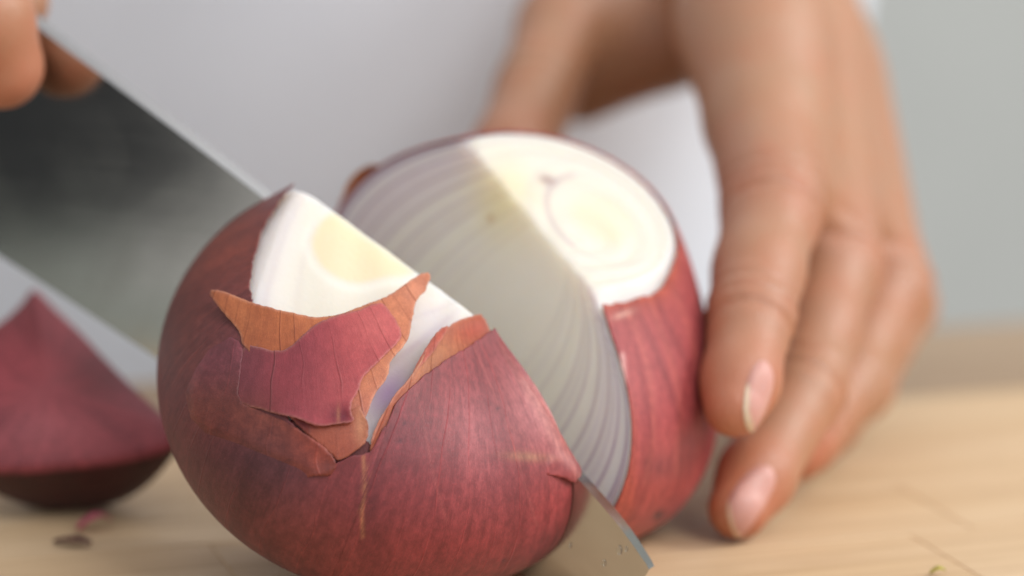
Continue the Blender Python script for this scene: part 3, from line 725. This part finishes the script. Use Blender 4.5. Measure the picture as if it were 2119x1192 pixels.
# ================================================================== HANDS: one continuous surface grown from bones
def surface_nets(f, lo, hi, h):
    n = np.ceil((hi-lo)/h).astype(int)+1
    xs = [lo[k]+h*np.arange(n[k]) for k in range(3)]
    G = np.stack(np.meshgrid(*xs, indexing='ij'), -1).reshape(-1, 3); val = np.empty(len(G), np.float32)
    for s in range(0, len(G), 400000): val[s:s+400000] = f(G[s:s+400000])
    v = val.reshape(n); s = v < 0
    c = [s[i:n[0]-1+i, j:n[1]-1+j, k:n[2]-1+k] for i in (0, 1) for j in (0, 1) for k in (0, 1)]
    cnt = sum(x.astype(int) for x in c); act = (cnt > 0) & (cnt < 8); idx = -np.ones(act.shape, int); cells = np.argwhere(act); idx[act] = np.arange(len(cells))
    acc = np.zeros((len(cells), 3)); num = np.zeros(len(cells))
    cor = [(i, j, k) for i in (0, 1) for j in (0, 1) for k in (0, 1)]
    for a in range(8):
        for b in range(a+1, 8):
            ca_, cb_ = np.array(cor[a]), np.array(cor[b])
            if abs(ca_-cb_).sum() != 1: continue
            va = v[tuple((cells+ca_).T)]; vb = v[tuple((cells+cb_).T)]; m = (va < 0) != (vb < 0)
            t = np.where(m, va/(va-vb+1e-12), 0); acc += np.where(m[:, None], ca_+(cb_-ca_)*t[:, None], 0); num += m
    P = lo+h*(cells+acc/num[:, None])
    Fc = []
    for axis in range(3):
        o1, o2 = [(1, 2), (2, 0), (0, 1)][axis]
        sl0 = [slice(None)]*3; sl1 = [slice(None)]*3; sl0[axis] = slice(0, n[axis]-1); sl1[axis] = slice(1, n[axis])
        e = s[tuple(sl0)] != s[tuple(sl1)]; E = np.argwhere(e); E = E[(E[:, o1] > 0) & (E[:, o2] > 0) & (E[:, o1] < n[o1]-1) & (E[:, o2] < n[o2]-1)]
        d1 = np.zeros(3, int); d1[o1] = 1; d2 = np.zeros(3, int); d2[o2] = 1
        q = np.stack([idx[tuple((E-d1-d2).T)], idx[tuple((E-d2).T)], idx[tuple(E.T)], idx[tuple((E-d1).T)]], 1)
        flip = ~s[tuple(E.T)]; q[flip] = q[flip][:, ::-1]; Fc.append(q[(q >= 0).all(1)])
    return P, np.vstack(Fc)
def smin(a, b, k):
    h = np.clip(.5+.5*(b-a)/k, 0, 1); return b*(1-h)+a*h-k*h*(1-h)
def cone(P, A, ra, B, rb, flat=None):
    ab = B-A; q = P-A; t = np.clip((q@ab)/(ab@ab), 0, 1); d = q-t[:, None]*ab
    if flat is not None:
        ax_, f_ = flat; dc = d@ax_; d = d+np.outer(dc*(f_-1), ax_)
    return np.linalg.norm(d, axis=1)-(ra+(rb-ra)*t)
class Hand:
    def __init__(s, palm, fingers, kp=.009, kf=.0007, creases=()):
        s.creases = creases; s.palm = palm; s.fingers = fingers; s.kp = kp; s.kf = kf
    def sdf(s, P):
        pal = None
        for (A, ra, B, rb) in s.palm:
            d = cone(P, A, ra, B, rb); pal = d if pal is None else smin(pal, d, .010)
        fin = None
        for ch in s.fingers:
            fd = None
            for (A, ra), (B, rb) in zip(ch[:-1], ch[1:]):
                d = cone(P, A, ra, B, rb); fd = d if fd is None else smin(fd, d, .0035)
            fin = fd if fin is None else smin(fin, fd, s.kf)
        d = smin(pal, fin, s.kp)
        for c_, a_, dep, w_, rad_ in s.creases:
            q = P-c_; m = np.linalg.norm(q, axis=1) < rad_*2; t = q[m]@a_
            d[m] += dep*np.exp(-(t/w_)**2)*np.exp(-(np.linalg.norm(q[m], axis=1)/rad_)**4)
        return d
    def hit(s, px):
        dr = rays(px); dr /= np.linalg.norm(dr, axis=1)[:, None]; t = np.full(len(dr), .45)
        for _ in range(120): t = t+np.clip(s.sdf(CAM+dr*t[:, None]), -.002, .02)*.8
        return CAM+dr*t[:, None]
    def normal(s, P):
        e = 4e-4; g = np.stack([s.sdf(P+np.eye(3)[k]*e)-s.sdf(P-np.eye(3)[k]*e) for k in range(3)], -1); return g/np.linalg.norm(g, axis=1)[:, None]
    def mesh(s, name, parent, h=.0009, colf=None):
        pts = [p for (A, ra, B, rb) in s.palm for p in (A-ra, A+ra, B-rb, B+rb)]+[p for ch in s.fingers for (A, ra) in ch for p in (A-ra, A+ra)]
        pts = np.array(pts); P, Fc = surface_nets(s.sdf, pts.min(0)-.004, pts.max(0)+.004, h)
        o = mesh_obj(name, P, Fc, M_HAND, parent, col=colf(P)); sm_ = o.modifiers.new('smooth', 'SMOOTH'); sm_.factor = .5; sm_.iterations = 3
        return o
SKIN = srgb(171, 126, 97); SKR = srgb(176, 102, 82); SKY = srgb(214, 164, 118)
def J(x, y, D, r): return (at(x, y, D), r)
# the hand that holds the onion
index = [J(1545, 50, .614, .0150), J(1574, 250, .594, .0116), J(1598, 430, .572, .0101), J(1570, 560, .558, .0086), J(1554, 650, .549, .0084), J(1532, 790, .538, .0071), J(1520, 842, .534, .0058)]
middle = [J(1640, 90, .632, .0135), J(1728, 540, .598, .0100), J(1694, 680, .583, .0083), J(1665, 800, .570, .0084), J(1565, 985, .552, .0072), J(1528, 1052, .546, .0060)]
ring_ = [J(1690, 130, .650, .0120), J(1836, 590, .620, .0096), J(1790, 700, .607, .0078), J(1748, 800, .594, .0080), J(1662, 905, .578, .0070), J(1640, 935, .574, .0062)]
little = [J(1715, 180, .668, .0100), J(1866, 632, .648, .0075), J(1780, 800, .618, .0068), J(1712, 880, .604, .0060), J(1690, 905, .600, .0054)]
thumb = [J(1345, -60, .668, .0150), J(1165, 60, .652, .0105), J(1110, 190, .636, .0092), J(1062, 320, .622, .0092), J(1020, 410, .614, .0078)]
WR = at(1480, -420, .74)
palm = [(at(1560, 40, .622), .0150, WR, .022), (at(1630, 60, .640), .0140, WR, .022), (at(1670, 90, .656), .0125, WR, .021), (at(1690, 120, .668), .011, WR, .020),
        (at(1345, -60, .668), .0150, WR, .022), (at(1370, 60, .668), .0105, at(1500, 20, .652), .012), (at(1205, 172, .664), .0094, at(1345, 98, .660), .0110), (at(1250, 60, .672), .012, at(1400, 20, .668), .014),
        (at(1600, 130, .610), .0120, at(1660, 400, .592), .0078), (at(1690, 160, .632), .0110, at(1772, 450, .616), .0072), (at(1745, 200, .652), .0095, at(1838, 470, .640), .0060),
        (WR, .022, at(1500, -900, .86), .028)]
def crs(ch, i, offs, dep=.0011, w=.0010):
    a = ch[i+1][0]-ch[i-1][0]; a = a/np.linalg.norm(a); return [(ch[i][0]+a*o, a, dep, w, ch[i][1]*1.5) for o in offs]
CREASES = crs(index, 2, (-.004, 0, .004))+crs(index, 4, (-.003, .0005, .004))+crs(middle, 1, (-.003, .002))+crs(middle, 3, (-.002, .002))+crs(ring_, 1, (-.003, .002))+crs(ring_, 3, (0,))+crs(thumb, 2, (-.002, .002))
HL = Hand(palm, [index, middle, ring_, little, thumb], creases=CREASES)
JR = [(index[2][0], .013, .7), (index[4][0], .010, .6), (middle[1][0], .012, .7), (middle[2][0], .009, .6), (ring_[1][0], .012, .6)]
TIPS = [index[6][0], middle[5][0], ring_[5][0], thumb[4][0]]
def col_hand(P, joints=JR, tips=TIPS):
    C = np.tile(SKIN, (len(P), 1))
    for c_, r_, s_ in joints: C = paint(C, s_*.6*np.exp(-(np.linalg.norm(P-c_, axis=1)/r_)**2), SKR)
    for c_ in tips: C = paint(C, .85*np.exp(-(np.linalg.norm(P-c_, axis=1)/.013)**2), srgb(184, 110, 82))
    return C
cook = empty('person', (0.0, .33, -.9), 'cook in a white coat, one hand on the knife and one holding the onion', 'person')
hand_o = HL.mesh('hand', cook, colf=col_hand)
def nail(hand, parent, poly, free, seed):
    P2 = smooth_poly(poly, 2); V2, Fc = tri_poly(P2, 4.); W_ = hand.hit(V2); nr = hand.normal(W_)
    dd = seg_dist(V2, np.vstack([P2, P2[:1]])); L = .0001+.00045*sm(dd, 0, 14)
    P = W_+nr*L[:, None]; C = np.tile(srgb(206, 150, 138), (len(P), 1))
    C = paint(C, sm(seg_dist(V2, free), 12, 5), srgb(238, 208, 180))
    f0 = Fc[0]; t = np.cross(P[f0[1]]-P[f0[0]], P[f0[2]]-P[f0[0]])
    if t@nr[f0[0]] < 0: Fc = [f[::-1] for f in Fc]
    o = mesh_obj('nail', P, Fc, M_NAIL, parent, col=C); o.matrix_parent_inverse = Matrix.Identity(4); solidify(o, .0004); return o
hand_p = hand_o
nail(HL, hand_p, [(1598, 762), (1602, 792), (1588, 845), (1566, 885), (1553, 898), (1541, 880), (1537, 845), (1543, 795), (1558, 757), (1580, 742)], [(1541, 800), (1539, 850), (1552, 896)], 1)
nail(HL, hand_p, [(1606, 985), (1600, 1015), (1572, 1065), (1545, 1100), (1528, 1118), (1512, 1095), (1500, 1045), (1525, 1000), (1562, 965), (1592, 962)], [(1501, 1040), (1512, 1092), (1528, 1117)], 2)
for o in [x for x in bpy.data.objects if x.name.startswith('nail')]:
    o.matrix_parent_inverse = (Matrix.Translation(Vector(cook.location)) @ hand_o.matrix_parent_inverse).inverted()
# the hand on the knife
kn = lambda s_, z_, dn, r: (bp3(s_, z_, dn), r)
a0 = on_blade(20, 60); K0 = np.array(a0)
def KH(ds, dz, dn, r): return (bp3(K0[0]+ds, K0[1]+dz, dn), r)
k_index = [KH(-.044, .036, .014, .0110), KH(-.013, .022, .018, .0105), KH(.004, .004, .014, .0098), KH(.0055, -.006, .0100, .0084)]
k_mid = [KH(-.062, .014, .014, .0105), KH(-.045, -.002, .022, .009), KH(-.036, -.014, .014, .008), KH(-.036, -.018, .004, .007)]
k_ring = [KH(-.075, .010, .014, .010), KH(-.064, -.008, .022, .0088), KH(-.055, -.018, .014, .008), KH(-.055, -.020, .004, .007)]
k_lit = [KH(-.088, .010, .013, .009), KH(-.082, -.006, .019, .008), KH(-.074, -.014, .012, .007), KH(-.073, -.016, .003, .006)]
k_th = [KH(-.060, .036, -.026, .012), KH(-.036, .030, -.020, .0105), KH(-.020, .014, -.015, .0095), KH(-.010, .004, -.013, .008)]
KW = bp3(K0[0]-.115, K0[1]+.085, -.012)
k_palm = [(k[0][0], .011, KW, .020) for k in (k_index, k_mid, k_ring, k_lit, k_th)]+[(KW, .022, bp3(K0[0]-.150, K0[1]+.15, -.06), .027)]
HR = Hand(k_palm, [k_index, k_mid, k_ring, k_lit, k_th])
hand2 = HR.mesh('hand', cook, h=.0016, colf=lambda P: col_hand(P, [], [k_index[3][0]]))

# coat: torso and two sleeves
def torso():
    V = []; Fc = []; nz, na = 60, 120
    for i in range(nz):
        z_ = -.60+i*(1.15/(nz-1)); wx = .165+.02*sm(np.array(z_), -.1, .35)-.012*math.exp(-((z_+.02)/.07)**2); wy = .115+.01*math.sin(z_*3)
        for j in range(na):
            a = 2*math.pi*j/na; f = 1+.012*math.sin(5*a+z_*9)+.008*math.sin(11*a-z_*14+1)
            V.append((-.048+wx*f*math.cos(a)+.02*z_, .305+wy*f*math.sin(a)*(1), z_))
    for i in range(nz-1):
        for j in range(na): j2 = (j+1) % na; Fc.append((i*na+j, i*na+j2, (i+1)*na+j2, (i+1)*na+j))
    Fc.append(tuple(range(na))[::-1]); Fc.append(tuple((nz-1)*na+j for j in range(na)))
    return mesh_obj('white_coat', V, Fc, M_CLOTH, cook)
torso()
def sleeve(path, radii): return tube('sleeve', path, radii, M_CLOTH, cook, nseg=32)
S1 = at(1490, -620, .80); S1b = at(1520, -950, .90); sleeve([S1, S1b, np.array([.17, .25, .50]), np.array([.12, .33, .56])], [.036, .042, .055, .06])
KS = KW+(bp3(K0[0]-.150, K0[1]+.15, -.06)-KW)*.6; KS2 = bp3(K0[0]-.150, K0[1]+.15, -.06)
sleeve([KS, KS2, np.array([-.28, .22, .42]), np.array([-.20, .33, .55])], [.033, .040, .055, .06])

# ================================================================== LEFT PETAL: a cupped onion layer lying beyond the knife
M_OUT = simple('shaded_red_outer_skin', srgb(64, 8, 12), .5, 400, .3, .1)
M_FLAP2 = onion_skin_mat('inner_pink_skin', rough=.45, grain=.2)
def cup():
    # half of a peeled layer: a shallow bowl with a pointed stem end, open towards the camera, bulging down and back
    rim = [(70, 612), (112, 658), (165, 705), (210, 755), (265, 812), (345, 884), (372, 915), (318, 945), (220, 965), (110, 975), (0, 985), (-120, 960), (-190, 860), (-130, 770), (0, 692), (48, 648)]
    rim = np.array([at(x, y, .568+(820-y)*.00008) for x, y in rim]); n0 = len(rim)
    t = np.linspace(0, n0, 181)[:-1]; k = t.astype(int); f = t-k
    rm = rim[k % n0]*(1-f)[:, None]+rim[(k+1) % n0]*f[:, None]
    for _ in range(24):
        q = (np.roll(rm, 1, 0)+rm*2+np.roll(rm, -1, 0))/4; w = np.minimum(np.abs(t), n0-np.abs(t))[:, None]; rm = np.where(w < .5, rm, q)
    c = at(100, 840, .567); dr = np.array([.20, .15, -.95]); dr /= np.linalg.norm(dr)
    fn = np.array([.12, -.80, .58]); fn /= np.linalg.norm(fn); NR = 44; n_ = 180; V = []; ml = []; C = []
    for side in (0, 1):
        for i in range(0 if side == 0 else 1, NR+1):
            s_ = 1-i/NR*.985; up_ = (1-.55*sm(np.array((rm-c)[:, 2]), .005, .03))[:, None]
            P = c+(rm-c)*s_*1.09
            P = P+fn*.0046*(1-s_**2) if side == 0 else P+dr*.0225*(1-s_**1.9)*up_
            V.append(P); ml.append(np.stack([np.arange(n_)*.5, np.full(n_, s_*30), np.zeros(n_)], -1))
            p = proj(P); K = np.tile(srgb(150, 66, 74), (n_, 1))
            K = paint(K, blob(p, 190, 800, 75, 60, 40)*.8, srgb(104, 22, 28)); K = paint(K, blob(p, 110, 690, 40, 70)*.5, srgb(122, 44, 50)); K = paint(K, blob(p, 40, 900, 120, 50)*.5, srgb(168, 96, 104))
            if side: K = np.tile(srgb(66, 8, 12), (n_, 1))*1.0  # dark red outer skin, deepened by the underside's shade in its colour
            C.append(K)
    V = np.vstack(V); C = np.vstack(C); ml = np.vstack(ml); Fc = []
    R_ = lambda side, i: (i*n_ if side == 0 or i == 0 else (NR+i)*n_)
    for side in (0, 1):
        for i in range(NR):
            a_, b_ = R_(side, i), R_(side, i+1)
            for j in range(n_):
                q = (a_+j, a_+(j+1) % n_, b_+(j+1) % n_, b_+j); Fc.append(q if side == 0 else q[::-1])
        Fc.append(tuple(R_(side, NR)+j for j in range(n_)))
    V = V-np.array([c[0], c[1], 0]); V[:, 2] += -.0006-V[:, 2].min()
    o = mesh_obj('onion_wedge', V, Fc, M_FLAP2, None, col=C, ml=ml); o.location = (c[0], c[1], 0)
    bm = bmesh.new(); bm.from_mesh(o.data); bmesh.ops.recalc_face_normals(bm, faces=bm.faces); bm.to_mesh(o.data); bm.free()
    m_ = o.modifiers.new('smooth', 'SMOOTH'); m_.factor = .8; m_.iterations = 40
    setp(o, 'blurred pink red onion wedge with a pointed top lying at the left below the blade', 'onion wedge')
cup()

# scraps
def scrap(x, y, L, wd, h_, color, label, ang=0, name='skin_scrap', cat='onion skin'):
    c = at_z(x, y, .0); r = np.random.default_rng(int(x)); n = 14; V = []; Fc = []; K = 5
    for i in range(n):
        t = i/(n-1)-.5; wv = wd*(1-(2*t)**2)**.5*.5*(1+.25*r.standard_normal()*.5)+wd*.04
        for j in range(K):
            s_ = (j/(K-1)-.5)*2; z_ = .0004+h_*(.5+.5*math.sin(t*5+1))*(1-.5*s_*s_)+h_*.4*s_*s_
            V.append((t*L*math.cos(ang)-s_*wv*math.sin(ang), t*L*math.sin(ang)+s_*wv*math.cos(ang), z_))
    for i in range(n-1):
        for j in range(K-1): Fc.append((i*K+j, (i+1)*K+j, (i+1)*K+j+1, i*K+j+1))
    V = np.array(V)+np.array([c[0], c[1], 0]); o = mesh_obj(name, V-np.array([c[0], c[1], 0]), Fc, M_FLAP, None, col=np.tile(color, (len(V), 1)), ml=V*1000)
    o.location = (c[0], c[1], 0); solidify(o, .0002, 1); setp(o, label, cat); return o
scrap(195, 1098, .007, .003, .003, srgb(196, 100, 120), 'small pink curl of onion skin on the board at the left', .5)
scrap(150, 1130, .008, .003, .0012, srgb(90, 40, 40), 'dark red crumb of onion skin beside the pink curl', -.3)
scrap(1085, 1190, .014, .006, .0018, srgb(190, 90, 96), 'pink scrap of skin under the front onion half, beside the knife tip', .1)
scrap(1940, 1192, .003, .0014, .0012, srgb(190, 190, 60), 'tiny yellow green crumb at the lower right corner of the board', .1, 'green_crumb', 'crumb')
